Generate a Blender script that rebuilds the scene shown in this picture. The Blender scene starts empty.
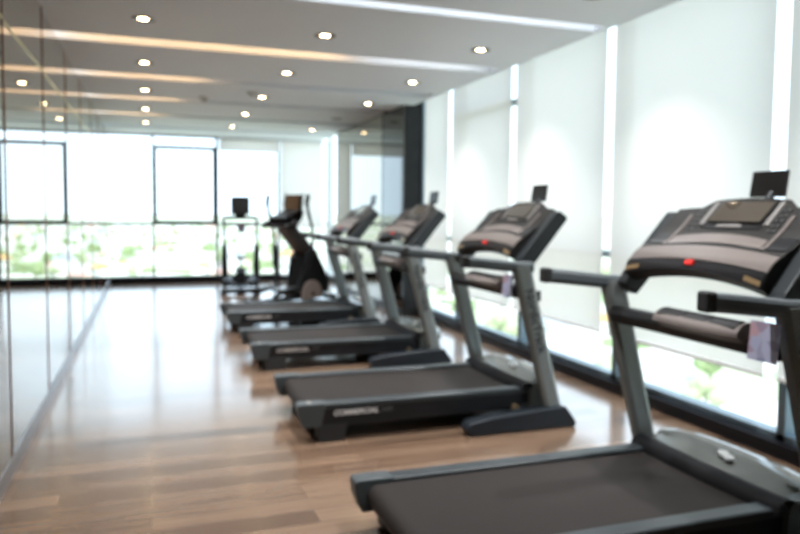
import bpy, bmesh, math, random
from mathutils import Vector, Matrix, Euler

SC = bpy.context.scene
COL = SC.collection
RND = random.Random(7)
pi = math.pi

# ------------------------------------------------------------------ materials
def new_mat(name):
    m = bpy.data.materials.new(name)
    m.use_nodes = True
    nt = m.node_tree
    return m, nt, nt.nodes['Principled BSDF'], nt.nodes['Material Output']

def pmat(name, col, rough=.5, metal=0., spec=.5, var=.06, scale=30., bump=0., coat=0., emit=None, estr=0.):
    """principled material with a little procedural mottling"""
    m, nt, b, out = new_mat(name)
    N, L = nt.nodes, nt.links
    tc = N.new('ShaderNodeTexCoord')
    nz = N.new('ShaderNodeTexNoise'); nz.inputs['Scale'].default_value = scale; nz.inputs['Detail'].default_value = 3
    L.new(tc.outputs['Object'], nz.inputs['Vector'])
    mx = N.new('ShaderNodeMix'); mx.data_type = 'RGBA'
    c = Vector(col)
    mx.inputs['A'].default_value = (*(c * (1 - var)), 1)
    mx.inputs['B'].default_value = (*(c * (1 + var)), 1)
    L.new(nz.outputs['Fac'], mx.inputs['Factor'])
    L.new(mx.outputs['Result'], b.inputs['Base Color'])
    b.inputs['Roughness'].default_value = rough
    b.inputs['Metallic'].default_value = metal
    b.inputs['Specular IOR Level'].default_value = spec
    b.inputs['Coat Weight'].default_value = coat
    if bump:
        bp = N.new('ShaderNodeBump'); bp.inputs['Strength'].default_value = bump; bp.inputs['Distance'].default_value = .002
        n2 = N.new('ShaderNodeTexNoise'); n2.inputs['Scale'].default_value = scale * 12
        L.new(tc.outputs['Object'], n2.inputs['Vector'])
        L.new(n2.outputs['Fac'], bp.inputs['Height']); L.new(bp.outputs['Normal'], b.inputs['Normal'])
    if emit:
        b.inputs['Emission Color'].default_value = (*emit, 1)
        b.inputs['Emission Strength'].default_value = estr
    return m

M = {}
M['ceiling'] = pmat('ceiling_paint', (.85, .90, .96), .6, var=.015, scale=2)
M['wall'] = pmat('wall_paint', (.55, .54, .52), .6, var=.02, scale=2)
M['stone'] = pmat('dark_stone', (.022, .021, .020), .5, var=.5, scale=7, spec=.12)
M['frame'] = pmat('dark_window_frame', (.018, .020, .024), .4)
M['grey_frame'] = pmat('grey_window_frame', (.16, .22, .26), .4)
M['sill'] = pmat('black_sill', (.006, .006, .008), .35, spec=.2)
M['skirt'] = pmat('brushed_skirting', (.28, .29, .31), .3, metal=.7)
M['copper'] = pmat('bronze_joint', (.26, .13, .08), .4, metal=.8)
M['glass_edge'] = pmat('glass_edge', (.62, .60, .36), .3, metal=.3)
M['black'] = pmat('black_plastic', (.010, .011, .013), .42, spec=.28)
M['matt_black'] = pmat('matt_black', (.006, .006, .007), .6, spec=.1)
M['black_soft'] = pmat('black_rubber', (.012, .012, .013), .7)
M['base_black'] = pmat('base_black', (.011, .015, .020), .38, spec=.3)
M['belt'] = pmat('running_belt', (.023, .0195, .018), .6, var=.1, scale=6, bump=.2, spec=.08)
M['rail'] = pmat('side_rail_grey', (.026, .032, .035),   .36, spec=.32)
M['cap'] = pmat('end_cap_grey', (.045, .054, .057), .5, spec=.35)
M['metal'] = pmat('silver_grey_paint', (.175, .190, .185), .38, metal=.25)
M['hood'] = pmat('hood_grey', (.085, .09, .082), .12, spec=.5)
M['arm'] = pmat('arm_grey', (.022, .026, .029), .42, spec=.3)
M['handle'] = pmat('handle_grey', (.062, .074, .080), .5)
M['console'] = pmat('console_dark', (.021, .020, .019), .55, spec=.2)
M['console_band'] = pmat('console_taupe', (.145, .122, .112), .42, spec=.35)
M['console_lip'] = pmat('console_lip', (.011, .011, .013), .35, spec=.25)
M['screen'] = pmat('console_screen', (.05, .037, .024), .025, spec=.9, coat=1.)
M['button'] = pmat('button_dark', (.03, .03, .03), .5)
M['label_grey'] = pmat('label_grey', (.19, .18, .17), .5)
M['red'] = pmat('red_key', (.65, .02, .015), .4)
M['white_ink'] = pmat('white_ink', (.75, .75, .75), .5)
M['dim_ink'] = pmat('grey_ink', (.09, .09, .10), .5)
M['dark_ink'] = pmat('dark_ink', (.015, .017, .018), .5)
M['tablet'] = pmat('tablet_black', (.012, .012, .013), .35)
M['brass'] = pmat('pale_brass', (.50, .36, .20), .3, metal=.8)
M['ring'] = pmat('downlight_ring', (.17, .15, .135), .4)
M['lamp'] = pmat('lamp_face', (.9, .8, .6), .5, emit=(1., .72, .40), estr=30.)
M['lamp_off'] = pmat('lamp_face_off', (.15, .14, .13), .4)
M['led'] = pmat('led_strip', (.9, .8, .6), .5, emit=(1., .60, .30), estr=9.)
M['fill_led'] = pmat('fill_strip_white', (.9, .9, .9), .5, emit=(1., .97, .93), estr=5.)  # glow of the added strips that whiten the slot faces
M['white_plastic'] = pmat('white_plastic', (.75, .76, .76), .4)
M['tan'] = pmat('tan_disc', (.36, .30, .27), .45)
M['mast'] = pmat('mast_taupe', (.085, .08, .078), .45)
M['ell_screen'] = pmat('trainer_screen', (.07, .04, .022), .25)

def mat_glass():
    m, nt, b, out = new_mat('window_glass'); N, L = nt.nodes, nt.links
    N.remove(b)
    t = N.new('ShaderNodeBsdfTransparent'); t.inputs['Color'].default_value = (.955, .97, .97, 1)
    g = N.new('ShaderNodeBsdfGlossy'); g.inputs['Roughness'].default_value = .01
    lw = N.new('ShaderNodeLayerWeight'); lw.inputs['Blend'].default_value = .5
    p5 = N.new('ShaderNodeMath'); p5.operation = 'POWER'; p5.inputs[1].default_value = 5.
    L.new(lw.outputs['Facing'], p5.inputs[0])
    sc = N.new('ShaderNodeMath'); sc.operation = 'MULTIPLY_ADD'; sc.inputs[1].default_value = .7; sc.inputs[2].default_value = .03
    L.new(p5.outputs[0], sc.inputs[0])
    mx = N.new('ShaderNodeMixShader')
    L.new(sc.outputs[0], mx.inputs['Fac']); L.new(t.outputs[0], mx.inputs[1]); L.new(g.outputs[0], mx.inputs[2])
    L.new(mx.outputs[0], out.inputs['Surface'])
    return m
M['glass'] = mat_glass()

def mat_blind():
    m, nt, b, out = new_mat('blind_fabric'); N, L = nt.nodes, nt.links
    N.remove(b)
    tc = N.new('ShaderNodeTexCoord')
    wv = N.new('ShaderNodeTexNoise'); wv.inputs['Scale'].default_value = 250
    L.new(tc.outputs['Object'], wv.inputs['Vector'])
    mc = N.new('ShaderNodeMix'); mc.data_type = 'RGBA'
    mc.inputs['A'].default_value = (.715, .655, .605, 1); mc.inputs['B'].default_value = (.765, .705, .655, 1)
    L.new(wv.outputs['Fac'], mc.inputs['Factor'])
    d = N.new('ShaderNodeBsdfDiffuse'); L.new(mc.outputs['Result'], d.inputs['Color'])
    t = N.new('ShaderNodeBsdfTranslucent'); L.new(mc.outputs['Result'], t.inputs['Color'])
    x = N.new('ShaderNodeBsdfTransparent')
    m1 = N.new('ShaderNodeMixShader'); m1.inputs['Fac'].default_value = .55
    L.new(d.outputs[0], m1.inputs[1]); L.new(t.outputs[0], m1.inputs[2])
    m2 = N.new('ShaderNodeMixShader'); m2.inputs['Fac'].default_value = .035
    L.new(m1.outputs[0], m2.inputs[1]); L.new(x.outputs[0], m2.inputs[2])
    L.new(m2.outputs[0], out.inputs['Surface'])
    return m
M['blind'] = mat_blind()

def mat_mirror(name, col, rough):
    m, nt, b, out = new_mat(name); N, L = nt.nodes, nt.links
    tc = N.new('ShaderNodeTexCoord'); nz = N.new('ShaderNodeTexNoise'); nz.inputs['Scale'].default_value = 1.5
    L.new(tc.outputs['Object'], nz.inputs['Vector'])
    mx = N.new('ShaderNodeMix'); mx.data_type = 'RGBA'
    c = Vector(col)
    mx.inputs['A'].default_value = (*(c * .97), 1); mx.inputs['B'].default_value = (*(c * 1.03), 1)
    L.new(nz.outputs['Fac'], mx.inputs['Factor']); L.new(mx.outputs['Result'], b.inputs['Base Color'])
    b.inputs['Metallic'].default_value = 1; b.inputs['Roughness'].default_value = rough
    return m
M['mirror'] = mat_mirror('bronze_mirror', (.52, .49, .44), .015)
M['darker_mirror'] = mat_mirror('nearly_black_mirror', (.12, .12, .115), .04)
M['dark_mirror'] = mat_mirror('dark_tinted_mirror', (.33, .31, .265), .02)

def mat_floor():
    m, nt, b, out = new_mat('plank_floor'); N, L = nt.nodes, nt.links
    tc = N.new('ShaderNodeTexCoord')
    br = N.new('ShaderNodeTexBrick')
    br.offset = .37; br.offset_frequency = 2; br.squash = 1
    br.inputs['Scale'].default_value = 1.
    br.inputs['Mortar Size'].default_value = .0018
    br.inputs['Mortar Smooth'].default_value = .2
    br.inputs['Brick Width'].default_value = 1.15
    br.inputs['Row Height'].default_value = .142
    br.inputs['Bias'].default_value = 0
    br.inputs['Color1'].default_value = (0, 0, 0, 1); br.inputs['Color2'].default_value = (1, 1, 1, 1)
    br.inputs['Mortar'].default_value = (.2, .2, .2, 1)
    L.new(tc.outputs['Object'], br.inputs['Vector'])
    mp = N.new('ShaderNodeMapping'); mp.inputs['Scale'].default_value = (1.3, 24, 1)
    L.new(tc.outputs['Object'], mp.inputs['Vector'])
    off = N.new('ShaderNodeVectorMath'); off.operation = 'MULTIPLY_ADD'
    off.inputs[1].default_value = (7, 3, 5)
    L.new(br.outputs['Color'], off.inputs[0]); L.new(mp.outputs['Vector'], off.inputs[2])
    nz = N.new('ShaderNodeTexNoise'); nz.inputs['Scale'].default_value = 1.6; nz.inputs['Detail'].default_value = 5; nz.inputs['Roughness'].default_value = .6
    L.new(off.outputs[0], nz.inputs['Vector'])
    add = N.new('ShaderNodeMath'); add.operation = 'MULTIPLY_ADD'; add.inputs[1].default_value = .42
    sep = N.new('ShaderNodeSeparateColor'); L.new(br.outputs['Color'], sep.inputs['Color'])
    L.new(sep.outputs['Red'], add.inputs[0])
    mul = N.new('ShaderNodeMath'); mul.operation = 'MULTIPLY'; mul.inputs[1].default_value = .85
    L.new(nz.outputs['Fac'], mul.inputs[0]); L.new(mul.outputs[0], add.inputs[2])
    cr = N.new('ShaderNodeValToRGB'); e = cr.color_ramp.elements
    e[0].position = .15; e[0].color = (.040, .022, .014, 1)
    e[1].position = .90; e[1].color = (.215, .140, .092, 1)
    x = e.new(.5); x.color = (.110, .067, .043, 1)
    L.new(add.outputs[0], cr.inputs['Fac'])
    dk = N.new('ShaderNodeMix'); dk.data_type = 'RGBA'; dk.inputs['B'].default_value = (.05, .028, .02, 1)
    L.new(br.outputs['Fac'], dk.inputs['Factor']); L.new(cr.outputs['Color'], dk.inputs['A'])
    L.new(dk.outputs['Result'], b.inputs['Base Color'])
    b.inputs['Roughness'].default_value = .20
    b.inputs['Specular IOR Level'].default_value = .7
    b.inputs['Coat Weight'].default_value = .5; b.inputs['Coat Roughness'].default_value = .12
    bp = N.new('ShaderNodeBump'); bp.inputs['Strength'].default_value = .08; bp.inputs['Distance'].default_value = .002
    L.new(nz.outputs['Fac'], bp.inputs['Height']); L.new(bp.outputs['Normal'], b.inputs['Normal'])
    return m
M['floor'] = mat_floor()

def mat_paper():
    m, nt, b, out = new_mat('flyer_print'); N, L = nt.nodes, nt.links
    tc = N.new('ShaderNodeTexCoord')
    vo = N.new('ShaderNodeTexVoronoi'); vo.inputs['Scale'].default_value = 22
    L.new(tc.outputs['Object'], vo.inputs['Vector'])
    cr = N.new('ShaderNodeValToRGB'); e = cr.color_ramp.elements
    e[0].position = 0; e[0].color = (.34, .37, .52, 1)
    e[1].position = .75; e[1].color = (.20, .21, .33, 1)
    x = e.new(.45); x.color = (.42, .42, .55, 1)
    x = e.new(.9); x.color = (.46, .30, .34, 1)
    sp = N.new('ShaderNodeSeparateColor'); L.new(vo.outputs['Color'], sp.inputs['Color'])
    L.new(sp.outputs['Red'], cr.inputs['Fac']); L.new(cr.outputs['Color'], b.inputs['Base Color'])
    b.inputs['Roughness'].default_value = .5
    return m
M['paper'] = mat_paper()

def mat_ground():
    m, nt, b, out = new_mat('city_ground'); N, L = nt.nodes, nt.links
    tc = N.new('ShaderNodeTexCoord')
    vo = N.new('ShaderNodeTexVoronoi'); vo.inputs['Scale'].default_value = .03
    L.new(tc.outputs['Object'], vo.inputs['Vector'])
    sp = N.new('ShaderNodeSeparateColor'); L.new(vo.outputs['Color'], sp.inputs['Color'])
    cr = N.new('ShaderNodeValToRGB'); cr.color_ramp.interpolation = 'CONSTANT'; e = cr.color_ramp.elements
    e[0].position = 0; e[0].color = (.60, .58, .54, 1)
    e[1].position = .62; e[1].color = (.28, .38, .18, 1)
    x = e.new(.35); x.color = (.45, .50, .34, 1)
    x = e.new(.82); x.color = (.70, .66, .62, 1)
    L.new(sp.outputs['Red'], cr.inputs['Fac']); L.new(cr.outputs['Color'], b.inputs['Base Color'])
    b.inputs['Roughness'].default_value = .9; b.inputs['Specular IOR Level'].default_value = .1
    return m
M['ground'] = mat_ground()
M['tree_a'] = pmat('tree_leaves', (.29, .36, .19), .8, spec=.1, var=.3, scale=.5)
M['tree_b'] = pmat('pale_tree_leaves', (.38, .44, .27), .8, spec=.1, var=.3, scale=.5)
M['bark'] = pmat('bark', (.12, .08, .05), .9)
M['house_white'] = pmat('house_white', (.72, .72, .70), .8, var=.1, scale=.3)
M['house_cream'] = pmat('house_cream', (.66, .60, .50), .8, var=.1, scale=.3)
M['roof_pink'] = pmat('roof_pink', (.62, .34, .30), .8, var=.1, scale=.5)
M['roof_orange'] = pmat('roof_orange', (.62, .36, .14), .8, var=.1, scale=.5)
M['roof_white'] = pmat('roof_white', (.78, .78, .77), .8, var=.05, scale=.5)
M['roof_grey'] = pmat('roof_grey', (.42, .46, .50), .8, var=.1, scale=.5)
M['house_win'] = pmat('house_window', (.10, .12, .14), .3)

# ------------------------------------------------------------------ mesh helpers
class MB:
    """collects shapes and links them as one mesh object"""
    def __init__(s): s.v = []; s.f = []; s.m = []; s.cur = 0
    def add(s, vs, fs, mi=None):
        o = len(s.v); s.v += [tuple(v) for v in vs]
        s.f += [tuple(i + o for i in f) for f in fs]
        s.m += [s.cur if mi is None else mi] * len(fs); return s
    def box(s, x0, x1, y0, y1, z0, z1, mat=None):
        vs = [Vector((x, y, z)) for z in (z0, z1) for y in (y0, y1) for x in (x0, x1)]
        if mat: vs = [mat @ v for v in vs]
        return s.add(vs, [(0, 2, 3, 1), (4, 5, 7, 6), (0, 1, 5, 4), (2, 6, 7, 3), (0, 4, 6, 2), (1, 3, 7, 5)])
    def prism(s, poly, a0, a1, axis='y'):
        """polygon extruded along an axis; poly is (x,z) for y, (y,z) for x, (x,y) for z"""
        n = len(poly)
        def P(p, a):
            return {'y': (p[0], a, p[1]), 'x': (a, p[0], p[1]), 'z': (p[0], p[1], a)}[axis]
        vs = [P(p, a0) for p in poly] + [P(p, a1) for p in poly]
        fs = [tuple(range(n)), tuple(range(2 * n - 1, n - 1, -1))]
        fs += [(i, i + n, (i + 1) % n + n, (i + 1) % n) for i in range(n)]
        return s.add(vs, fs)
    def tube(s, pts, r, n=12, cap=True, sy=1.):
        pts = [Vector(p) for p in pts]; rs = r if isinstance(r, (list, tuple)) else [r] * len(pts)
        vs = []; up = Vector((0, 0, 1))
        for i, p in enumerate(pts):
            t = (pts[min(i + 1, len(pts) - 1)] - pts[max(i - 1, 0)]).normalized()
            ref = up if abs(t.dot(up)) < .95 else Vector((0, 1, 0))
            a = t.cross(ref).normalized(); b = a.cross(t).normalized()
            for k in range(n):
                an = 2 * pi * k / n
                vs.append(p + a * math.cos(an) * rs[i] * sy + b * math.sin(an) * rs[i])
        fs = []
        for i in range(len(pts) - 1):
            for k in range(n):
                k2 = (k + 1) % n
                fs.append((i * n + k, i * n + k2, (i + 1) * n + k2, (i + 1) * n + k))
        if cap:
            fs.append(tuple(range(n - 1, -1, -1))); o = (len(pts) - 1) * n; fs.append(tuple(range(o, o + n)))
        return s.add(vs, fs)
    def disc(s, c, axis, r, h, n=32):
        c = Vector(c); a = Vector(axis).normalized()
        return s.tube([c - a * h / 2, c + a * h / 2], r, n)
    def lathe(s, prof, c=(0, 0, 0), n=32):
        vs = []; c = Vector(c)
        for (r, z) in prof:
            for k in range(n):
                an = 2 * pi * k / n
                vs.append(c + Vector((r * math.cos(an), r * math.sin(an), z)))
        fs = []
        for i in range(len(prof) - 1):
            for k in range(n):
                k2 = (k + 1) % n
                fs.append((i * n + k, i * n + k2, (i + 1) * n + k2, (i + 1) * n + k))
        return s.add(vs, fs)
    def grid(s, fn, nu, nv, closed=False):
        vs = [fn(i / (nu - 1), j / (nv - 1)) for j in range(nv) for i in range(nu)]
        fs = [(j * nu + i, j * nu + i + 1, (j + 1) * nu + i + 1, (j + 1) * nu + i) for j in range(nv - 1) for i in range(nu - 1)]
        return s.add(vs, fs)
    def slab(s, front, back, nu, nv):
        """closed solid between two grids"""
        F = [front(i / (nu - 1), j / (nv - 1)) for j in range(nv) for i in range(nu)]
        B = [back(i / (nu - 1), j / (nv - 1)) for j in range(nv) for i in range(nu)]
        o = nu * nv; fs = []
        for j in range(nv - 1):
            for i in range(nu - 1):
                a = j * nu + i
                fs.append((a, a + 1, a + nu + 1, a + nu)); fs.append((o + a, o + a + nu, o + a + nu + 1, o + a + 1))
        rim = [i for i in range(nu)] + [j * nu + nu - 1 for j in range(1, nv)] + [(nv - 1) * nu + i for i in range(nu - 2, -1, -1)] + [j * nu for j in range(nv - 2, 0, -1)]
        for k in range(len(rim)):
            a, b = rim[k], rim[(k + 1) % len(rim)]
            fs.append((b, a, o + a, o + b))
        return s.add(F + B, fs)
    def build(s, name, mat, parent=None, bevel=0., smooth=False, seg=2):
        me = bpy.data.meshes.new(name)
        me.from_pydata(s.v, [], s.f)
        mats = mat if isinstance(mat, (list, tuple)) else [mat]
        for k in mats: me.materials.append(M[k])
        if len(mats) > 1:
            for p, mi in zip(me.polygons, s.m): p.material_index = mi
        bm = bmesh.new(); bm.from_mesh(me)
        bmesh.ops.recalc_face_normals(bm, faces=bm.faces); bm.to_mesh(me); bm.free()
        if smooth:
            for p in me.polygons: p.use_smooth = True
            if hasattr(me, 'set_sharp_from_angle'): me.set_sharp_from_angle(angle=math.radians(38))
        o = bpy.data.objects.new(name, me); COL.objects.link(o)
        if parent is not None: o.parent = parent
        if bevel:
            b = o.modifiers.new('bevel', 'BEVEL'); b.width = bevel; b.segments = seg
            b.limit_method = 'ANGLE'; b.angle_limit = math.radians(35)
        return o

def empty(name, loc=(0, 0, 0), rz=0.):
    o = bpy.data.objects.new(name, None); COL.objects.link(o)
    o.location = loc; o.rotation_euler = (0, 0, rz); o.empty_display_size = .2
    return o

def tag(o, label, cat, group=None, kind=None):
    o['label'] = label; o['category'] = cat
    if group: o['group'] = group
    if kind: o['kind'] = kind
    return o

def kids(o): return [c for c in bpy.data.objects if c.parent == o]
def copy_tree(o, parent=None):
    c = o.copy(); COL.objects.link(c); c.parent = parent
    for ch in kids(o): copy_tree(ch, c)
    return c

def text_part(name, body, size, mat, parent, mtx, bold=0., shear=0., extrude=.0015):
    cu = bpy.data.curves.new(name, 'FONT'); cu.body = body; cu.size = size; cu.extrude = extrude
    cu.offset = bold; cu.shear = shear; cu.align_y = 'CENTER'; cu.align_x = 'LEFT'
    t = bpy.data.objects.new('tmp_text', cu); COL.objects.link(t)
    dg = bpy.context.evaluated_depsgraph_get(); dg.update()
    me = bpy.data.meshes.new_from_object(t.evaluated_get(dg))
    bpy.data.objects.remove(t); bpy.data.curves.remove(cu)
    me.name = name; me.materials.clear(); me.materials.append(M[mat])
    me.transform(mtx)
    o = bpy.data.objects.new(name, me); COL.objects.link(o); o.parent = parent
    return o

# ------------------------------------------------------------------ room
XL, XR = -.705, 3.50          # mirror face, window wall inner face
YF, YB = -2.5, 14.5           # wall behind the camera, end window
H = 2.84
MB().box(XL - .15, XR + .15, YF - .15, YB + .15, -.25, 0).build('floor', 'floor')
tag(bpy.data.objects['floor'], 'glossy brown wood plank floor of the gym', 'floor', kind='structure')

SLOT_FAR = [3.18, 4.88, 6.70, 8.40, 10.00, 11.65, 13.3]
SLOT_W = .27
mb = MB(); mb.box(XL - .15, XR + .10, YF - .15, YB + .15, H + .17, H + .32)
prev = YF - .15
for y in SLOT_FAR:
    sw = .15 if y < 6 else SLOT_W
    mb.box(XL - .15, 3.37, prev, y - sw, H, H + .17)
    mb.box(3.31, 3.37, y - sw, y, H, H + .17)
    prev = y
mb.box(XL - .15, 3.37, prev, YB + .15, H, H + .17)
tag(mb.build('ceiling', 'ceiling'), 'white ceiling crossed by recessed light slots', 'ceiling', kind='structure')

tag(MB().box(XL - .15, XL - .02, YF - .15, YB + .15, 0, H).build('wall_left', 'wall'), 'wall carrying the mirror panels', 'wall', kind='structure')
tag(MB().box(XL - .02, XR + .15, YF - .15, YF, 0, H).build('wall_front', 'wall'), 'plain white wall behind the camera', 'wall', kind='structure')
NEAR = 1.60
tag(MB().box(XR, XR + .15, YF, NEAR - .03, 0, H + .17).build('wall_right', 'wall'), 'white wall before the window side begins', 'wall', kind='structure')
# dark clad column
CY0, CY1, CX = 9.08, 12.67, 3.25
tag(MB().box(CX, XR + .08, CY0, CY1, 0, H + .165).build('wall_pier', 'stone', bevel=.004), 'dark polished stone pier between the side windows', 'wall', kind='structure')
pd = empty('tinted_mirror', (CX, CY0, 0))
MB().box(-.012, 0, .01, 10.0 - CY0, .10, H - .02).build('panel', 'darker_mirror', pd)
tag(pd, 'narrow almost black mirror strip at the near corner of the stone pier', 'mirror')
pm = empty('tinted_mirror', (CX, 10.03, 0))
MB().box(-.012, 0, 0, CY1 - 10.03 - .02, .10, H - .02).build('panel', 'dark_mirror', pm)
MB().box(-.016, 0, CY1 - 10.03 - .02, CY1 - 10.03, .10, H - .02).build('edge_trim', 'frame', pm)
MB().box(-.016, 0, -.02, 0, .10, H - .02).build('edge_trim', 'frame', pm)
tag(pm, 'wide dark tinted mirror facing the room on the stone pier', 'mirror')
tag(MB().box(CX - .015, CX, CY0, CY1, 0, .09).build('baseboard_pier', 'sill'), 'black skirting at the foot of the stone pier', 'baseboard', kind='structure')

# skirting under the mirrors
tag(MB().box(XL - .02, XL + .012, YF, YB - .05, 0, .10).build('baseboard_left', 'skirt', bevel=.003), 'brushed grey metal skirting under the mirrors', 'baseboard', kind='structure')

# mirror panels
JY = [2.7 + 1.5 * i for i in range(9)]; JY[-1] = YB - .01
MT = -.35
ordn = ['first', 'second', 'third', 'fourth', 'fifth', 'sixth', 'seventh', 'eighth']
for i in range(8):
    y0, y1 = JY[i], JY[i + 1]
    k = 7 - i
    where = 'ending at the far window' if k == 0 else ordn[k] + ' from the far window'
    for (z0, z1, nm, grp) in ((.10, 2.395, 'tall', 'tall mirror panels'), (2.405, H, 'shallow top', 'top mirror strips')):
        r = empty('mirror_panel', (XL, y0, z0), math.radians(MT))
        MB().box(-.018, 0, .006, y1 - y0 - .006, 0, z1 - z0).build('mirror_glass', 'mirror', r)
        MB().box(-.018, .014, -.004, .006, 0, z1 - z0).build('joint_strip', 'copper', r)
        if nm == 'tall':
            MB().box(-.018, .004, .006, y1 - y0 - .006, z1 - z0 - .012, z1 - z0 + .008).build('glass_edge', 'glass_edge', r)
        tag(r, f'{nm} bronze mirror panel on the long wall, {where}', 'mirror', grp)
tag(MB().box(XL - .02, XL, YF, JY[0] - .01, .10, H).build('wall_mirror_end', 'wall'), 'plain wall before the mirrors begin', 'wall', kind='structure')

# end windows (far wall)
def window(name, label, axis, a0, a1, z0, z1, pos, bars=(), fw=.05, fd=.09, fmat='frame', open_bars=None):
    """window in the plane axis=pos spanning a0..a1; bars = (z, thickness)"""
    r = empty(name, (0, 0, 0)); r['kind'] = 'structure'
    def B(mb, u0, u1, w0, w1, v0, v1):
        if axis == 'y': mb.box(u0, u1, pos + w0, pos + w1, v0, v1)
        else: mb.box(pos + w0, pos + w1, u0, u1, v0, v1)
    f = MB()
    B(f, a0, a0 + fw / 2, 0, fd, z0, z1); B(f, a1 - fw / 2, a1, 0, fd, z0, z1)
    B(f, a0, a1, 0, fd, z0, z0 + .04); B(f, a0, a1, 0, fd, z1 - .03, z1)
    f.build('frame', fmat, r)
    for z, t in bars:
        g = MB(); B(g, a0 + fw / 2, a1 - fw / 2, .005, fd - .01, z - t / 2, z + t / 2)
        g.build('transom', fmat, r)
    g = MB(); B(g, a0 + fw / 2, a1 - fw / 2, fd * .5, fd * .5 + .008, z0 + .04, z1 - .03); g.build('pane', 'glass', r)
    tag(r, label, 'window', kind='structure')
    return r
Z0 = .09
window('window_1', 'end window bay beside the mirrors', 'y', XL - .02, .09, Z0, H, YB, ((1.14, .045),), fw=.03)
w2 = window('window_2', 'end window bay with a dark opening sash', 'y', .09, 1.285, Z0, H, YB, ((1.14, .04),), fw=.05)
s = MB()
for (a, b, c, d) in ((.12, .165, 1.16, 2.63), (1.205, 1.255, 1.16, 2.63), (.12, 1.255, 2.575, 2.64), (.12, 1.255, 1.16, 1.20)):
    s.box(a, b, YB - .015, YB + .06, c, d)
s.build('sash', 'frame', w2)
MB().box(.62, .74, YB - .04, YB - .012, 1.17, 1.20).build('sash_handle', 'frame', w2)
window('window_3', 'end window bay behind the two trainers', 'y', 1.285, 2.50, Z0, H, YB, ((1.14, .04),), fw=.045)
window('window_4', 'end window bay behind the lowered corner blind', 'y', 2.50, XR + .02, Z0, H, YB, ((1.14, .04),), fw=.05, fmat='white_plastic')
tag(MB().box(XL - .02, XR + .05, YB - .05, YB + .12, 0, Z0).build('trim_1', 'sill'), 'black sill under the end windows', 'sill', kind='structure')
# side windows
GY = [1.60, 3.163, 4.77, 6.33, 7.89, 9.08]
names = ['beside the nearest treadmill', 'between the third and fourth treadmills', 'beside the third treadmill', 'beside the second treadmill', 'next to the stone pier']
for i in range(5):
    window('window_%d' % (5 + i), 'side window bay ' + names[i], 'x', GY[i], GY[i + 1], Z0, H + .17, XR, ((1.09, .05), (2.54, .05)) if i == 3 else ((1.09, .05),), fw=.06, fd=.10, fmat='grey_frame')
window('window_10', 'side window bay in the far corner past the stone pier', 'x', CY1, YB, Z0, H + .17, XR, ((1.09, .05),), fw=.05, fd=.10, fmat='white_plastic')
tag(MB().box(XR - .06, XR + .12, NEAR - .03, CY0, 0, Z0).build('trim_2', 'sill'), 'black sill along the foot of the side windows', 'sill', kind='structure')
tag(MB().box(XR - .06, XR + .12, CY1, YB - .05, 0, Z0).build('trim_3', 'sill'), 'black sill in the far corner past the pier', 'sill', kind='structure')

# roller blinds
def blind(a0, a1, zb, label, axis='x', pos=3.40, group='white roller blinds on the side windows'):
    c = (a0 + a1) / 2; hw = (a1 - a0) / 2
    r = empty('roller_blind', (pos, c, zb) if axis == 'x' else (c, pos, zb), 0 if axis == 'x' else -pi / 2)
    h = H - zb + (.13 if axis == 'x' else 0)
    MB().grid(lambda u, v: (0, -hw + 2 * hw * u, .02 + (h - .055) * v), 12, 16).build('fabric', 'blind', r)
    MB().box(-.006, .006, -hw, hw, 0, .025).build('bottom_bar', 'white_plastic', r, bevel=.002)
    MB().tube([(.022, -hw, h - .035), (.022, hw, h - .035)], .024, 16).build('roller', 'white_plastic', r, smooth=True)
    return tag(r, label, 'blind', group)
bl = ['largest white roller blind, behind the nearest treadmill console', 'white roller blind between the consoles of the third and fourth treadmills', 'white roller blind behind the third treadmill console', 'white roller blind behind the second treadmill console', 'narrow white roller blind against the stone pier']
g = .05
for i in range(5):
    blind(GY[i] + (.02 if i == 0 else g), GY[i + 1] - (g if i < 4 else .36), .465, bl[i])
blind(2.52, 3.36, 1.07, 'white roller blind lowered over the end window corner', 'y', 14.40, 'roller blinds on the end window')
blind(1.32, 2.48, 2.57, 'rolled up white blind at the top of the end window', 'y', 14.40, 'roller blinds on the end window')

# ------------------------------------------------------------------ ceiling fittings
def downlight(lit):
    r = empty('recessed_downlight')
    MB().lathe([(.034, .0), (.085, .0), (.085, -.006), (.074, -.009), (.037, -.002), (.034, .0)], n=36).build('trim_ring', 'ring', r, smooth=True)
    MB().lathe([(.0005, .001), (.036, .001), (.036, -.003), (.03, -.005), (.0005, -.006)], n=28).build('lamp', 'lamp' if lit else 'lamp_off', r, smooth=True)
    return r
d_on, d_off = downlight(True), downlight(False)
rows = ['row beside the mirrors', 'middle row', 'row beside the side windows']
spot = None
first = {True: d_on, False: d_off}; used = {True: False, False: False}
nth = ['closest to the camera', 'second from the camera', 'third from the camera', 'fourth from the camera', 'closest to the end window']
for i in range(3):
    for j in range(-2, 5):
        lit = not (i == 2 and j == 3)
        o = copy_tree(first[lit]) if used[lit] else first[lit]
        used[lit] = True
        o.location = (-.018 + 1.391 * i, 5.78 + 1.6995 * j, H)
        if lit:
            if spot is None:
                spot = bpy.data.lights.new('downlight_beam', 'SPOT'); spot.energy = 84.; spot.color = (.98, .985, 1.)
                spot.spot_size = math.radians(100); spot.spot_blend = 1.; spot.shadow_soft_size = .03
            sp = bpy.data.objects.new('downlight_beam', spot); COL.objects.link(sp); sp.parent = o; sp.location = (0, 0, -.02)
        if j < 0:
            lb = f'lit round downlight of the {rows[i]}, {["level with the nearest treadmill", "just beyond the nearest treadmill"][j + 2]}'
        else:
            lb = f'{"lit" if lit else "unlit dark"} round ceiling downlight in the {rows[i]}, {nth[j]}'
        tag(o, lb, 'ceiling light', 'ceiling downlights')

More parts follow.
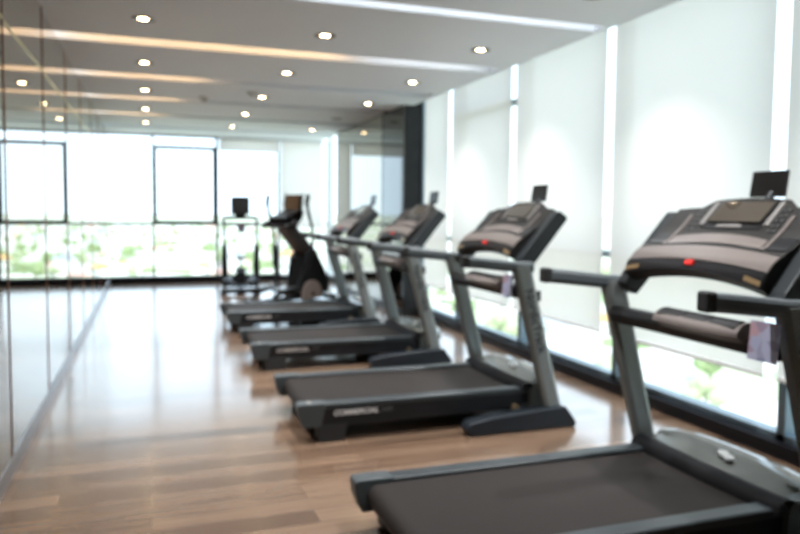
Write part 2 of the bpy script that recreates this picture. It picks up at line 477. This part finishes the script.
for (y, xa, xb, lab) in ((4.88, .35, 3.3, 'added white fill strip brightening the ceiling slot closest to the camera'), (6.70, 1.95, 3.2, 'added white fill strip brightening the window end of a ceiling slot')):
    r = empty('strip_light', ((xa + xb) / 2, y - (.06 if y < 6 else .10), H + .17)); hl = (xb - xa) / 2  # added strips, they brighten slot faces that window light whitens
    MB().box(-hl, hl, -.025, .025, -.012, 0).build('housing', 'white_plastic', r)
    MB().box(-hl, hl, -.015, .015, -.022, -.012).build('diffuser', 'fill_led', r)
    tag(r, lab, 'strip light', 'added white fill strips in the ceiling slots')
for (y, x1, lab) in ((6.70, 1.8, 'longest warm strip light, in the ceiling slot over the nearest mirrors'),
                     (8.40, .65, 'warm strip light in the second ceiling slot'),
                     (10.00, .42, 'warm strip light in the third ceiling slot'),
                     (11.65, .2, 'short warm strip light in the ceiling slot near the end window')):
    r = empty('strip_light', ((XL + .01 + x1) / 2, y - .10, H + .17))
    hl = (x1 - XL - .01) / 2
    MB().box(-hl, hl, -.025, .025, -.012, 0).build('housing', 'white_plastic', r)
    MB().box(-hl, hl, -.015, .015, -.022, -.012).build('diffuser', 'led', r)
    tag(r, lab, 'strip light', 'warm strip lights in the ceiling slots')

for (x, y, lb) in ((.683, 9.45, 'small grey round smoke detector on the ceiling'), (1.21, 8.90, 'small white round smoke detector nearer the middle downlights')):
    r = empty('smoke_detector', (x, y, H))
    MB().lathe([(.0005, -.0), (.06, 0), (.06, -.018), (.045, -.03), (.0005, -.03)], n=28).build('base', 'white_plastic', r, smooth=True)
    MB().lathe([(.0005, -.03), (.028, -.03), (.03, -.048), (.0005, -.052)], n=24).build('sensor', 'label_grey' if x < 1 else 'white_plastic', r, smooth=True)
    tag(r, lb, 'smoke detector')

# ------------------------------------------------------------------ treadmill
TX = 1.75
def Cp(u, v, w):
    """console frame: u toward the camera side, v up the slope, w out toward the runner"""
    return Vector((2.32 - TX + .646 * v - .763 * w, -u, 1.065 + .763 * v + .646 * w))

def make_treadmill():
    r = empty('treadmill')
    X = lambda x: x - TX
    # deck
    poly = [(X(.90), .205), (X(.90), .13), (X(1.0), .10), (X(1.25), .095), (X(2.2), .10), (X(2.42), .13), (X(2.42), .215)]
    MB().prism(poly, -.432, .432).build('deck', 'black', r, bevel=.006)
    # belt wraps the rear roller
    prof = [(X(2.42), .222), (X(1.6), .224), (X(.95), .224)]
    for k in range(9):
        a = pi / 2 + pi * k / 8
        prof.append((X(.935) + .048 * math.cos(a), .176 + .048 * math.sin(a)))
    prof += [(X(1.05), .128), (X(1.05), .20), (X(2.42), .20)]
    MB().prism(prof, -.345, .345).build('running_belt', 'belt', r, smooth=True)
    # belt marks: two faint cross bands are part of the belt's look
    for sgn in (-1, 1):
        y0, y1 = sorted((sgn * .350, sgn * .443))
        # side rail: flat top with a sloping side
        MB().prism([(y0, .205), (y0, .235), (y0 + .008, .242), (y1 - .012, .242), (y1, .232), (y1, .205)], X(1.01), X(2.44), 'x').build('side_rail', 'rail', r, bevel=.003)
        c = MB().prism([(X(.835), .235), (X(.842), .175), (X(.87), .10), (X(.98), .10), (X(1.0), .17), (X(1.012), .247), (X(.848), .247)], y0 - .002, y1 + .002).build('end_cap', 'cap', r, bevel=.008)
        f0, f1 = sorted((sgn * .33, sgn * .435))
        MB().prism([(X(.96), .11), (X(.965), .012), (X(.985), 0), (X(1.115), 0), (X(1.135), .012), (X(1.15), .11)], f0, f1).build('rear_foot', 'black_soft', r, bevel=.006)
    # grey rear slope label on the near cap
    MB().box(X(.90), X(.925), -.435, -.375, .2475, .2485).build('cap_badge', 'label_grey', r)
    # deck lettering on the camera side
    Ry = Matrix.Rotation(pi / 2, 4, 'X')
    text_part('lettering', 'COMMERCIAL', .046, 'white_ink', r, Matrix.Translation((X(1.06), -.4325, .175)) @ Ry, bold=.0012, shear=.25)
    text_part('lettering', '2450', .040, 'dim_ink', r, Matrix.Translation((X(1.365), -.4325, .175)) @ Ry, shear=.25)
    # motor hood
    def hood_f(u, v):
        y = -.455 + .91 * u
        pr = [(2.40, .225), (2.42, .262), (2.50, .285), (2.58, .300), (2.67, .300), (2.72, .27), (2.73, .20), (2.70, .09)]
        t = v * (len(pr) - 1); k = min(int(t), len(pr) - 2); f = t - k
        x = pr[k][0] * (1 - f) + pr[k + 1][0] * f; z = pr[k][1] * (1 - f) + pr[k + 1][1] * f
        e = abs(2 * u - 1)
        z -= .012 * max(0, e - .85) / .15 * (z - .09) / .2
        x += .02 * (e ** 2) if v < .3 else -.13 * e ** 3 * min(1, (v - .3) / .4)
        return (X(x), y, z)
    def hood_b(u, v):
        p = hood_f(u, v); return (p[0], p[1], .085)
    MB().slab(hood_f, hood_b, 29, 22).build('motor_hood', 'hood', r, smooth=True)
    # black curved lip between belt and hood
    def lip(u, v):
        y = -.46 + .92 * u; e = abs(2 * u - 1)
        a = pi * v
        return (X(2.395 + .02 * e * e) - .065 * math.cos(a), y, (.222 + .055 * math.sin(a)))
    MB().grid(lip, 25, 9).build('hood_lip', 'matt_black', r, smooth=True)
    bm_ = MB()
    for k, (dx, dy) in enumerate(((0, 0), (.02, .035), (-.018, -.04))):
        bm_.prism([(X(2.53) + dx + .022 * math.cos(a), dy + .045 * math.sin(a) * (1 if k == 0 else .6)) for a in [2 * pi * q / 12 for q in range(12)]], .290, .302, 'z')
    bm_.build('emblem', 'white_ink', r)
    # uprights
    for sgn in (-1, 1):
        y = sgn * .55
        b0 = Vector((X(2.535), y, .10)); b1 = Vector((X(2.275), y, 1.075))
        hx, hy = .058, .034
        vs = []
        for (p, k) in ((b0, 1.02), (b1, 1.12)):
            for (a, c) in ((-1, -.6), (-.6, -1), (.6, -1), (1, -.6), (1, .6), (.6, 1), (-.6, 1), (-1, .6)):
                vs.append((p.x + a * hx * k, p.y + c * hy, p.z))
        fs = [tuple(range(7, -1, -1)), tuple(range(8, 16))] + [(i, (i + 1) % 8, (i + 1) % 8 + 8, i + 8) for i in range(8)]
        up = MB().add(vs, fs).build('upright', 'metal', r, bevel=.004)
        # lettering running down the outer face
        d = (b0 - b1).normalized(); out = Vector((0, sgn, 0)); side = out.cross(d)
        o = b1 + d * .155 + out * (hy + .0005) - Vector((.0, 0, 0))
        mt = Matrix((( d.x, side.x, out.x, o.x), (d.y, side.y, out.y, o.y), (d.z, side.z, out.z, o.z), (0, 0, 0, 1)))
        text_part('lettering', 'NordicTrack', .084, 'dark_ink', up, mt, bold=.0018)
        # base foot
        f0, f1 = sorted((sgn * .515, sgn * .625))
        poly = [(X(1.90), .0), (X(1.875), .05), (X(1.90), .088), (X(2.05), .112), (X(2.40), .135), (X(2.60), .14), (X(2.68), .03), (X(2.67), 0)]
        bf = MB().prism(poly, f0, f1).build('base_foot', 'base_black', r, bevel=.012, seg=3)
        # transport wheel
        w = MB().disc((X(2.62), sgn * .48, .045), (0, 1, 0), .045, .04, 24).build('wheel', 'black_soft', r, smooth=True, bevel=.004)
        MB().disc((X(2.62), sgn * .48, .045), (0, 1, 0), .018, .046, 16).build('wheel_hub', 'label_grey', w)
    MB().box(X(2.50), X(2.60), -.53, .53, .03, .085).build('cross_bar', 'base_black', r, bevel=.008)
    # lift arms under the deck
    for sgn in (-1, 1):
        MB().tube([(X(2.02), sgn * .40, .11), (X(2.30), sgn * .40, .055), (X(2.52), sgn * .40, .06)], .022, 10).build('lift_arm', 'metal', r, smooth=True)
        MB().disc((X(2.31), sgn * .45, .115), (0, 1, 0), .022, .03, 16).build('pivot_bolt', 'brass', r, smooth=True)
    # handlebars
    for sgn in (-1, 1):
        y = sgn * .55
        path = [(1.875, 1.108), (1.98, 1.098), (2.12, 1.082), (2.26, 1.066), (2.36, 1.062)]
        vs = []
        n = 10
        for (x, z) in path:
            for k in range(n):
                a = 2 * pi * k / n + pi / n
                vs.append((X(x), y + .031 * math.copysign(abs(math.cos(a)) ** .7, math.cos(a)), z + .037 * math.copysign(abs(math.sin(a)) ** .7, math.sin(a))))
        fs = [(i * n + k, i * n + (k + 1) % n, (i + 1) * n + (k + 1) % n, (i + 1) * n + k) for i in range(len(path) - 1) for k in range(n)]
        fs += [tuple(range(n)), tuple(range((len(path) - 1) * n, len(path) * n))]
        hb = MB().add(vs, fs).build('handlebar', 'handle', r, bevel=.004)
        MB().prism([(y - .031, 1.070), (y + .031, 1.070), (y + .031, 1.146), (y - .031, 1.146)], X(1.858), X(1.905), 'x').build('grip_cap', 'black_soft', hb, bevel=.012, seg=3)
    # console side arms
    for sgn in (-1, 1):
        u0, u1 = sorted((sgn * .425, sgn * .505))
        pl = [(-.03, -.05), (-.035, .0), (-.025, .04), (.03, .05), (.20, .05), (.44, .045), (.455, .03), (.462, -.03), (.45, -.05), (.10, -.055)]
        vs = [Cp(u0, v, w) for v, w in pl] + [Cp(u1, v, w) for v, w in pl]; n = len(pl)
        fs = [tuple(range(n)), tuple(range(2 * n - 1, n - 1, -1))] + [(i, i + n, (i + 1) % n + n, (i + 1) % n) for i in range(n)]
        MB().add(vs, fs).build('console_arm', 'arm', r, bevel=.008)
    # console body
    HU = .428
    def vb(u): return .055 * (1 - min(1, abs(u) / .45) ** 2)
    def vt(u):
        a = abs(u)
        if a < .22: return .535 - .015 * (a / .22) ** 2
        if a < .27: return .52 - .045 * (a - .22) / .05
        return .475 - .012 * (a - .27) / .16
    def wf(u, v):   # face relief
        pts = [(-.05, .07), (.0, .085), (.06, .105), (.12, .105), (.20, .085), (.23, .07), (.33, .05), (.55, .035)]
        for (a, b) in zip(pts, pts[1:]):
            if v <= b[0]:
                f = (v - a[0]) / (b[0] - a[0]); return a[1] + f * (b[1] - a[1])
        return .035
    def face(u, v, dw=0.): return Cp(u, v, wf(u, v) + dw)
    def cf(s, t):
        u = -HU + 2 * HU * s; v = vb(u) + (vt(u) - vb(u)) * t; return face(u, v)
    def cb(s, t):
        u = -HU + 2 * HU * s; v = vb(u) + (vt(u) - vb(u)) * t
        return Cp(u, v + .01 * (1 - t), wf(u, v) - .075 - .03 * (1 - abs(2 * t - 1)))
    con = MB().slab(cf, cb, 67, 26).build('console', 'console', r, smooth=True)
    def patch(name, mat, u0, u1, f0, f1, dw=.004, par=con, thick=.006, nu=31, nv=5, slope=0.):
        def A(s, t):
            u = u0 + (u1 - u0) * s; a, b = f0(u), f1(u); return face(u, a + (b - a) * t, dw + slope * (1 - t))
        def B(s, t):
            u = u0 + (u1 - u0) * s; a, b = f0(u), f1(u); return face(u, a + (b - a) * t, dw - thick)
        return MB().slab(A, B, nu, nv).build(name, mat, par, smooth=True)
    K = lambda c, d=0.: (lambda u: c - d * u * u)
    patch('lower_lip', 'console_lip', -.425, .425, lambda u: vb(u) - .004, lambda u: .100 - .16 * u * u, .006)
    patch('lower_band', 'console_band', -.425, .425, K(.108, .18), K(.206, .25), .005, nv=9)
    patch('groove', 'console_lip', -.30, .30, K(.216, .30), K(.230, .33), .004)
    patch('upper_band', 'console_band', -.28, .28, K(.234, .34), K(.298, .42), .006)
    for sgn in (-1, 1):
        a, b = sorted((sgn * .315, sgn * .415))
        patch('cup_holder', 'console_lip', a, b, lambda u: .205, lambda u: .285, .005, nu=9)
        a, b = sorted((sgn * .290, sgn * .308))
        patch('trim_strip', 'console_band', a, b, lambda u: .20, lambda u: .42, .006, nu=5, nv=9)
        a2, b2 = sorted((sgn * .178, sgn * .205))
        patch('trim_strip', 'label_grey', a2, b2, lambda u: .36, lambda u: .505, .005, nu=4, nv=7)
        for q in range(5):
            for c in range(2):
                uu = sgn * (.228 + .028 * c); vv = .32 + .031 * q
                a, b = sorted((uu - .009, uu + .009))
                patch('button', 'button', a, b, lambda u, vv=vv: vv, lambda u, vv=vv: vv + .017, .004, nu=3, nv=3)
    patch('screen_bezel', 'console_lip', -.172, .172, lambda u: .335, lambda u: .515, .003, nu=9)
    patch('screen', 'screen', -.155, .155, lambda u: .375, lambda u: .505, .006, nu=9, slope=.006)
    patch('screen_plate', 'label_grey', -.085, .06, lambda u: .345, lambda u: .362, .006, nu=5, nv=3)
    patch('safety_key', 'red', -.024, .020, lambda u: .070, lambda u: .096, .018, thick=.02, nu=7)
    for sgn in (-1, 1):
        a, b = sorted((sgn * .33, sgn * .42))
        patch('lip_reflection', 'brass', a, b, lambda u: vb(u) + .006, lambda u: vb(u) + .026, .009, nu=7)  # warm reflections at the lip ends, put in as thin brass-coloured pieces
    # tablet holder: upright dark plate on a stalk behind the console top
    th = MB()
    th.prism([(X(2.705), 1.505), (X(2.720), 1.500), (X(2.738), 1.622), (X(2.724), 1.624)], -.105, .095).build
    t = th.build('tablet_holder', 'tablet', r, bevel=.003)
    MB().tube([Cp(.03, .44, .0), Cp(.03, .52, -.005), (X(2.718), -.03, 1.52)], .018, 10).build('stalk', 'arm', t, smooth=True)
    # lower accessory beam with pulse-grip tray
    bmn = MB().prism([(X(2.255), .86), (X(2.33), .86), (X(2.345), .90), (X(2.335), .94), (X(2.26), .945), (X(2.235), .91)], -.525, .525).build('accessory_beam', 'black', r, bevel=.01, seg=3)
    def trf(s, t):
        y = -.385 + .50 * (1 - s); a = t
        x = 2.25 - .088 * math.sin(pi * a * .5) * (1 - .25 * (2 * s - 1) ** 4); z = .990 - .035 * (1 - math.cos(pi * a * .5)) - .02 * a
        return (X(x), y, z)
    def trb(s, t):
        p = trf(s, t); return (p[0] + .05, p[1], p[2] - .03)
    tray = MB().slab(trf, trb, 17, 11).build('tray', 'console_band', bmn, smooth=True)
    for q in range(3):
        y0 = -.365 + .155 * q
        MB().slab(lambda s, t: (X(2.245 - .055 * t), y0 + .145 * s, .994 - .022 * t * t), lambda s, t: (X(2.245 - .055 * t), y0 + .145 * s, .978 - .022 * t * t), 4, 5).build('tray_pad', 'console_lip', bmn, smooth=True)
    for sgn in (-1, 1):
        MB().box(X(2.38), X(2.42), sgn * .55 - .02, sgn * .55 + .02, .84, .91).build('cable_clip', 'arm', r, bevel=.005)
    return r

TY = [8.795, 6.725, 4.655, 2.585]
TL = ['farthest treadmill of the row, standing beside the trainer with the tan disc',
      'second treadmill from the elliptical trainers, console against the dark pier',
      'third treadmill from the elliptical trainers, with its whole black base foot in view',
      'nearest and largest treadmill, cut off by the picture edge, with a flyer in its tray']
tm = make_treadmill()
for i, y in enumerate(TY):
    o = tm if i == 0 else copy_tree(tm)
    o.location = (TX, y, 0)
    tag(o, TL[i], 'treadmill', 'treadmills in a row facing the side windows')

# flyers standing in the trays
def flyer(x, y, z, w, h, rz, tilt, label):
    mb = MB()
    mb.slab(lambda s, t: (.006 * math.sin(pi * s), -w / 2 + w * s, h * t), lambda s, t: (.006 * math.sin(pi * s) + .0015, -w / 2 + w * s, h * t), 9, 5)
    o = mb.build('flyer', 'paper'); o.location = (x, y, z); o.rotation_euler = (0, tilt, rz)
    return tag(o, label, 'flyer', 'printed flyers on the machines')
flyer(2.180, TY[3] - .515, .865, .14, .15, 0, .10, 'printed flyer standing in the tray of the nearest treadmill')
flyer(2.205, TY[2] - .49, .865, .13, .15, 0, .10, 'printed flyer standing in the tray of the third treadmill')

# ------------------------------------------------------------------ elliptical trainers
def make_elliptical(disc_mat):
    r = empty('elliptical_trainer')
    MB().box(-.75, .70, -.05, .05, .03, .10).build('base_beam', 'base_black', r, bevel=.01)
    for x, w in ((-.72, .32), (.62, .30)):
        b = MB().box(x - .04, x + .04, -w, w, .02, .085).build('cross_foot', 'base_black', r, bevel=.01)
        for sgn in (-1, 1):
            MB().box(x - .045, x + .045, sgn * w - .03, sgn * w + .03, 0, .09).build('foot_cap', 'black_soft', b, bevel=.01)
    MB().prism([(.02, .10), (.70, .10), (.72, .22), (.60, .50), (.42, .74), (.16, .80), (.06, .68), (.0, .30)], -.15, .15).build('drive_housing', 'black', r, bevel=.03, seg=3)
    for sgn in (-1, 1):
        y0, y1 = sorted((sgn * .155, sgn * .195))
        arc = [(.23 + .24 * math.cos(a), .10 + .235 * math.sin(a)) for a in [-.25 + (pi + .5) * q / 30 for q in range(31)]]
        d = MB().prism(arc, y0, y1).build('flywheel_disc', disc_mat, r, bevel=.01)
        MB().disc((.23, sgn * .20, .12), (0, 1, 0), .03, .03, 20).build('hub', 'black', d, smooth=True)
        crank = Vector((.0 + sgn * .04, sgn * .20, .24 + sgn * .03))
        rear = Vector((-.66, sgn * .20, .17))
        MB().tube([crank, rear], .024, 10).build('pedal_arm', 'arm', r, smooth=True)
        MB().tube([(-.70, sgn * .20, .10), (-.60, sgn * .20, .16)], .03, 10).build('roller_wheel', 'black_soft', r, smooth=True)
        p = MB().prism([(-.62, .215), (-.24, .225), (-.20, .27), (-.23, .26), (-.60, .245), (-.64, .26)], sgn * .20 - .075, sgn * .20 + .075).build('pedal', 'black', r, bevel=.008)
        # moving handle arm
        y = sgn * .40
        a = MB().tube([(-.13, y, 1.66), (-.16, y, 1.52), (-.11, y, 1.36), (-.04, y, 1.18), (.0, y * .98, 1.0), (-.01, y * .95, .84)], [.032, .034, .028, .023, .023, .024], 12).build('swing_arm', 'black_soft', r, smooth=True)
        MB().tube([(-.01, y * .95, .86), (-.06, y * .80, .60), (-.14, y * .58, .26)], [.044, .046, .036], 12).build('arm_sleeve', 'black', a, smooth=True)
    # leaning mast
    vs = []
    for (x, z, hx, hy) in ((.40, .66, .115, .11), (-.24, 1.22, .095, .10)):
        for (a, c) in ((-1, -1), (1, -1), (1, 1), (-1, 1)): vs.append((x + a * hx * .8, c * hy, z + a * hx * .6))
    MB().add(vs, [(3, 2, 1, 0), (4, 5, 6, 7)] + [(i, (i + 1) % 4, (i + 1) % 4 + 4, i + 4) for i in range(4)]).build('mast', 'mast', r, bevel=.01)
    # fixed handle loop
    loop = [(-.20, 0, 1.27), (-.22, -.24, 1.26), (-.28, -.28, 1.24), (-.38, -.28, 1.20), (-.43, -.24, 1.18), (-.44, 0, 1.18), (-.43, .24, 1.18), (-.38, .28, 1.20), (-.28, .28, 1.24), (-.22, .24, 1.26), (-.20, 0, 1.27)]
    MB().tube(loop, .026, 10).build('handle_loop', 'black_soft', r, smooth=True)
    MB().prism([(-.36, 1.16), (-.14, 1.14), (.02, 1.30), (.06, 1.42), (-.02, 1.44), (-.14, 1.38), (-.38, 1.31)], -.17, .17).build('console_pod', 'console_lip', r, bevel=.015, seg=3)
    sc = MB().prism([(-.050, 1.37), (-.015, 1.36), (.045, 1.655), (.010, 1.665)], -.165, .165).build('screen_housing', 'black', r, bevel=.008)
    MB().prism([(-.050, 1.385), (-.043, 1.385), (.008, 1.65), (.000, 1.652)], -.135, .135).build('screen', 'ell_screen', sc)
    for sgn in (-1, 1):
        MB().tube([(.01, sgn * .15, 1.36), (-.01, sgn * .185, 1.52), (.02, sgn * .17, 1.69)], .010, 8).build('side_rod', 'arm', sc, smooth=True)
    return r
def make_cross_trainer():
    r = empty('cross_trainer')
    MB().box(-.60, .60, -.05, .05, .03, .10).build('base_beam', 'base_black', r, bevel=.01)
    for x in (-.58, .56):
        b = MB().box(x - .04, x + .04, -.30, .30, .02, .085).build('cross_foot', 'base_black', r, bevel=.01)
        for sgn in (-1, 1):
            MB().box(x - .045, x + .045, sgn * .30 - .03, sgn * .30 + .03, 0, .09).build('foot_cap', 'black_soft', b, bevel=.01)
    MB().prism([(.30, .10), (.62, .10), (.62, .30), (.50, .38), (.34, .30)], -.09, .09).build('drive_housing', 'black', r, bevel=.02, seg=3)
    MB().tube([(.44, 0, .34), (.43, 0, .54)], .022, 10).build('centre_post', 'arm', r, smooth=True)
    MB().prism([(.38, .53), (.50, .53), (.50, .58), (.38, .58)], -.08, .08).build('centre_pad', 'black_soft', r, bevel=.012)
    for sgn in (-1, 1):
        y = sgn * .28
        p = MB().tube([(.40, y, .10), (.30, y, .45), (.24, y, .80)], [.05, .06, .045], 12).build('side_post', 'black', r, smooth=True)
        MB().tube([(.24, y, .78), (.16, y * 1.02, 1.02), (.05, y, 1.22)], .019, 10).build('upper_tube', 'black_soft', p, smooth=True)
        MB().tube([(.36, y * .75, .22), (-.52, y * .75, .15)], .026, 10).build('pedal_arm', 'arm', r, smooth=True)
        MB().prism([(-.48, .195), (-.12, .205), (-.08, .25), (-.11, .24), (-.46, .225), (-.50, .24)], y * .75 - .07, y * .75 + .07).build('pedal', 'black', r, bevel=.008)
    loop = [(.06, 0, 1.285), (.06, -.25, 1.285), (.04, -.29, 1.27), (-.02, -.29, 1.19), (-.03, -.25, 1.175), (-.03, 0, 1.175), (-.03, .25, 1.175), (-.02, .29, 1.19), (.04, .29, 1.27), (.06, .25, 1.285), (.06, 0, 1.285)]
    MB().tube(loop, .030, 10).build('handle_loop', 'black_soft', r, smooth=True)
    MB().prism([(.02, 1.27), (.10, 1.27), (.11, 1.38), (.04, 1.37)], -.09, .09).build('console_pod', 'console_lip', r, bevel=.012)
    sc = MB().prism([(.02, 1.34), (.055, 1.34), (.085, 1.65), (.05, 1.655)], -.16, .16).build('screen_housing', 'black', r, bevel=.01)
    MB().prism([(.017, 1.365), (.024, 1.365), (.053, 1.625), (.046, 1.625)], -.14, .14).build('screen', 'tablet', sc)
    return r
e1 = make_elliptical('tan'); e1.location = (2.12, 11.0, 0); e1.rotation_euler = (0, 0, math.radians(38))
tag(e1, 'elliptical trainer with a pale tan flywheel disc and tilted brown screen', 'elliptical trainer', 'elliptical trainers by the end window')
e2 = make_cross_trainer(); e2.location = (1.52, 12.75, 0); e2.rotation_euler = (0, 0, math.radians(83))
tag(e2, 'dark cross trainer with two side posts and a black screen before the end window', 'cross trainer', 'elliptical trainers by the end window')
o = flyer(1.53, 12.69, 1.03, .13, .12, math.radians(83), 0, 'small printed flyer hanging from the handle of the far trainer')

# ------------------------------------------------------------------ city outside
GZ = -45.
tag(MB().box(-2500, 4500, -300, 7000, GZ - 1, GZ).build('ground', 'ground'), 'city land far below the windows', 'ground', kind='structure')
def ico(mb, c, r, rnd, sq=.8):
    bm = bmesh.new(); bmesh.ops.create_icosphere(bm, subdivisions=2, radius=1.)
    vs = [(c[0] + v.co.x * r * (1 + rnd.uniform(-.16, .16)), c[1] + v.co.y * r * (1 + rnd.uniform(-.16, .16)), c[2] + v.co.z * r * sq * (1 + rnd.uniform(-.16, .16))) for v in bm.verts]
    fs = [tuple(v.index for v in f.verts) for f in bm.faces]; bm.free(); mb.add(vs, fs)
def tree_proto(name, mat, k):
    rnd = random.Random(k); mb = MB()
    mb.cur = 1; mb.tube([(0, 0, 0), (.1, 0, 3.), (0, 0, 5.5)], [.35, .25, .15], 8); mb.cur = 0
    for q in range(7):
        a = rnd.uniform(0, 2 * pi); d = rnd.uniform(0, 2.6)
        ico(mb, (d * math.cos(a), d * math.sin(a), rnd.uniform(4.2, 7.8)), rnd.uniform(1.7, 2.8), rnd)
    return mb.build(name, [mat, 'bark'])
def house_proto(k, wall, roof, w, d, h, kind):
    mb = MB(); mb.cur = 0; mb.box(-w / 2, w / 2, -d / 2, d / 2, 0, h)
    mb.cur = 1
    if kind == 'hip':
        e = .6; rh = 2.6
        vs = [(-w / 2 - e, -d / 2 - e, h), (w / 2 + e, -d / 2 - e, h), (w / 2 + e, d / 2 + e, h), (-w / 2 - e, d / 2 + e, h), (-w / 4, 0, h + rh), (w / 4, 0, h + rh)]
        mb.add(vs, [(0, 1, 5, 4), (1, 2, 5), (2, 3, 4, 5), (3, 0, 4), (3, 2, 1, 0)])
    else:
        mb.box(-w / 2 - .2, w / 2 + .2, -d / 2 - .2, d / 2 + .2, h, h + .6); mb.box(-w / 4, 0, -d / 4, d / 4, h + .6, h + 2.6)
    mb.cur = 2
    nf = max(1, int(h / 3))
    for f in range(nf):
        for q in range(max(2, int(w / 3.5))):
            x = -w / 2 + (q + .5) * w / max(2, int(w / 3.5))
            for sgn in (-1, 1):
                y = sgn * d / 2; mb.box(x - .6, x + .6, y - .05, y + .05, 3 * f + 1., 3 * f + 2.3)
    return mb.build('city_house', [wall, roof, 'house_win'])
tp = [('leafy green city tree far below the windows', tree_proto('city_tree', 'tree_a', 1)), ('pale green city tree far below the windows', tree_proto('city_tree', 'tree_b', 2))]
hp = [('white flat roofed city house far below the windows', house_proto(1, 'house_white', 'roof_white', 13, 11, 7, 'flat')),
      ('city house with a pink hipped roof far below the windows', house_proto(2, 'house_cream', 'roof_pink', 14, 10, 6, 'hip')),
      ('city house with an orange hipped roof far below the windows', house_proto(3, 'house_white', 'roof_orange', 12, 10, 6, 'hip')),
      ('wide white city block with a grey roof far below the windows', house_proto(4, 'house_white', 'roof_grey', 22, 13, 9, 'flat'))]
usedp = set()
placed = []
def put(proto, lab, cat, grp, az, dist, s, rnd):
    o = proto if proto.name not in usedp else proto.copy()
    if proto.name in usedp: COL.objects.link(o)
    usedp.add(proto.name)
    o.location = (dist * math.sin(az), dist * math.cos(az), GZ); o.rotation_euler = (0, 0, rnd.uniform(0, 2 * pi)); o.scale = (s, s, s * rnd.uniform(.9, 1.15))
    tag(o, lab, cat, grp)
def scatter(n, az0, az1, d0, d1, seed, hs=1.):
    rnd = random.Random(seed); c = 0; tries = 0
    while c < n and tries < 8000:
        tries += 1
        az = math.radians(rnd.uniform(az0, az1)); dist = math.sqrt(rnd.uniform(d0 ** 2, d1 ** 2)) if hs == 1. else d0 * (d1 / d0) ** rnd.random()
        x, y = dist * math.sin(az), dist * math.cos(az)
        tree = rnd.random() < .44
        rad = 7. if tree else 14.
        if any((x - a) ** 2 + (y - b) ** 2 < (rad + q) ** 2 for a, b, q in placed): continue
        placed.append((x, y, rad)); c += 1
        if tree:
            k = rnd.randrange(2); put(tp[k][1], tp[k][0], 'tree', 'green city trees' if k == 0 else 'pale city trees', az, dist, rnd.uniform(.9, 1.5), rnd)
        else:
            k = rnd.choices(range(4), (5, 2, 1.2, 2.5))[0]
            put(hp[k][1], hp[k][0], 'house', ['white city houses', 'pink roofed city houses', 'orange roofed city houses', 'grey roofed city blocks'][k], az, dist, rnd.uniform(.85, 1.25), rnd)
scatter(205, -3.2, 11.5, 470, 2200, 3, 0)
scatter(85, 21, 57, 165, 480, 11)

# ------------------------------------------------------------------ light
w = bpy.data.worlds.new('bright_sky'); SC.world = w; w.use_nodes = True
nt = w.node_tree; N, L = nt.nodes, nt.links
bg = N['Background']
tc = N.new('ShaderNodeTexCoord'); sx = N.new('ShaderNodeSeparateXYZ'); L.new(tc.outputs['Generated'], sx.inputs[0])
cr = N.new('ShaderNodeValToRGB'); e = cr.color_ramp.elements
e[0].position = 0.; e[0].color = (.69, .86, 1, 1); e[1].position = .8; e[1].color = (.70, .86, 1, 1)
L.new(sx.outputs['Z'], cr.inputs['Fac']); L.new(cr.outputs['Color'], bg.inputs['Color'])
bg.inputs['Strength'].default_value = 2.4
sl = bpy.data.lights.new('sun', 'SUN'); sl.energy = 3.2; sl.angle = math.radians(3); sl.color = (1, .96, .9)
so = bpy.data.objects.new('sun', sl); COL.objects.link(so); so.rotation_euler = Euler((math.radians(48), 0, math.radians(-25)))

# ------------------------------------------------------------------ camera
cd = bpy.data.cameras.new('camera'); cam = bpy.data.objects.new('camera', cd); COL.objects.link(cam)
f, yaw, pit, roll, sh = 715.57, .3384, .0616, .0091, 11.44
d = Vector((math.sin(yaw) * math.cos(pit), math.cos(yaw) * math.cos(pit), -math.sin(pit)))
rt = Vector((math.cos(yaw), -math.sin(yaw), 0)); up = rt.cross(d)
r2 = rt * math.cos(roll) + up * math.sin(roll); u2 = -rt * math.sin(roll) + up * math.cos(roll)
cam.matrix_world = Matrix(((r2.x, u2.x, -d.x, 0), (r2.y, u2.y, -d.y, 0), (r2.z, u2.z, -d.z, 1.42), (0, 0, 0, 1)))
cd.sensor_width = 36; cd.lens = f / 800 * 36; cd.shift_y = -sh / 800; cd.clip_end = 10000; cd.clip_start = .05
cd.dof.use_dof = True; cd.dof.focus_distance = 1.055; cd.dof.aperture_fstop = 3.65
SC.camera = cam

SC.view_settings.view_transform = 'Standard'; SC.view_settings.look = 'None'
SC.view_settings.gamma = 1; SC.view_settings.exposure = .54
c = SC.cycles
c.use_denoising = True; c.max_bounces = 12; c.diffuse_bounces = 6; c.glossy_bounces = 5; c.transparent_max_bounces = 16; c.transmission_bounces = 8
c.caustics_reflective = False; c.caustics_refractive = False; c.sample_clamp_indirect = 12
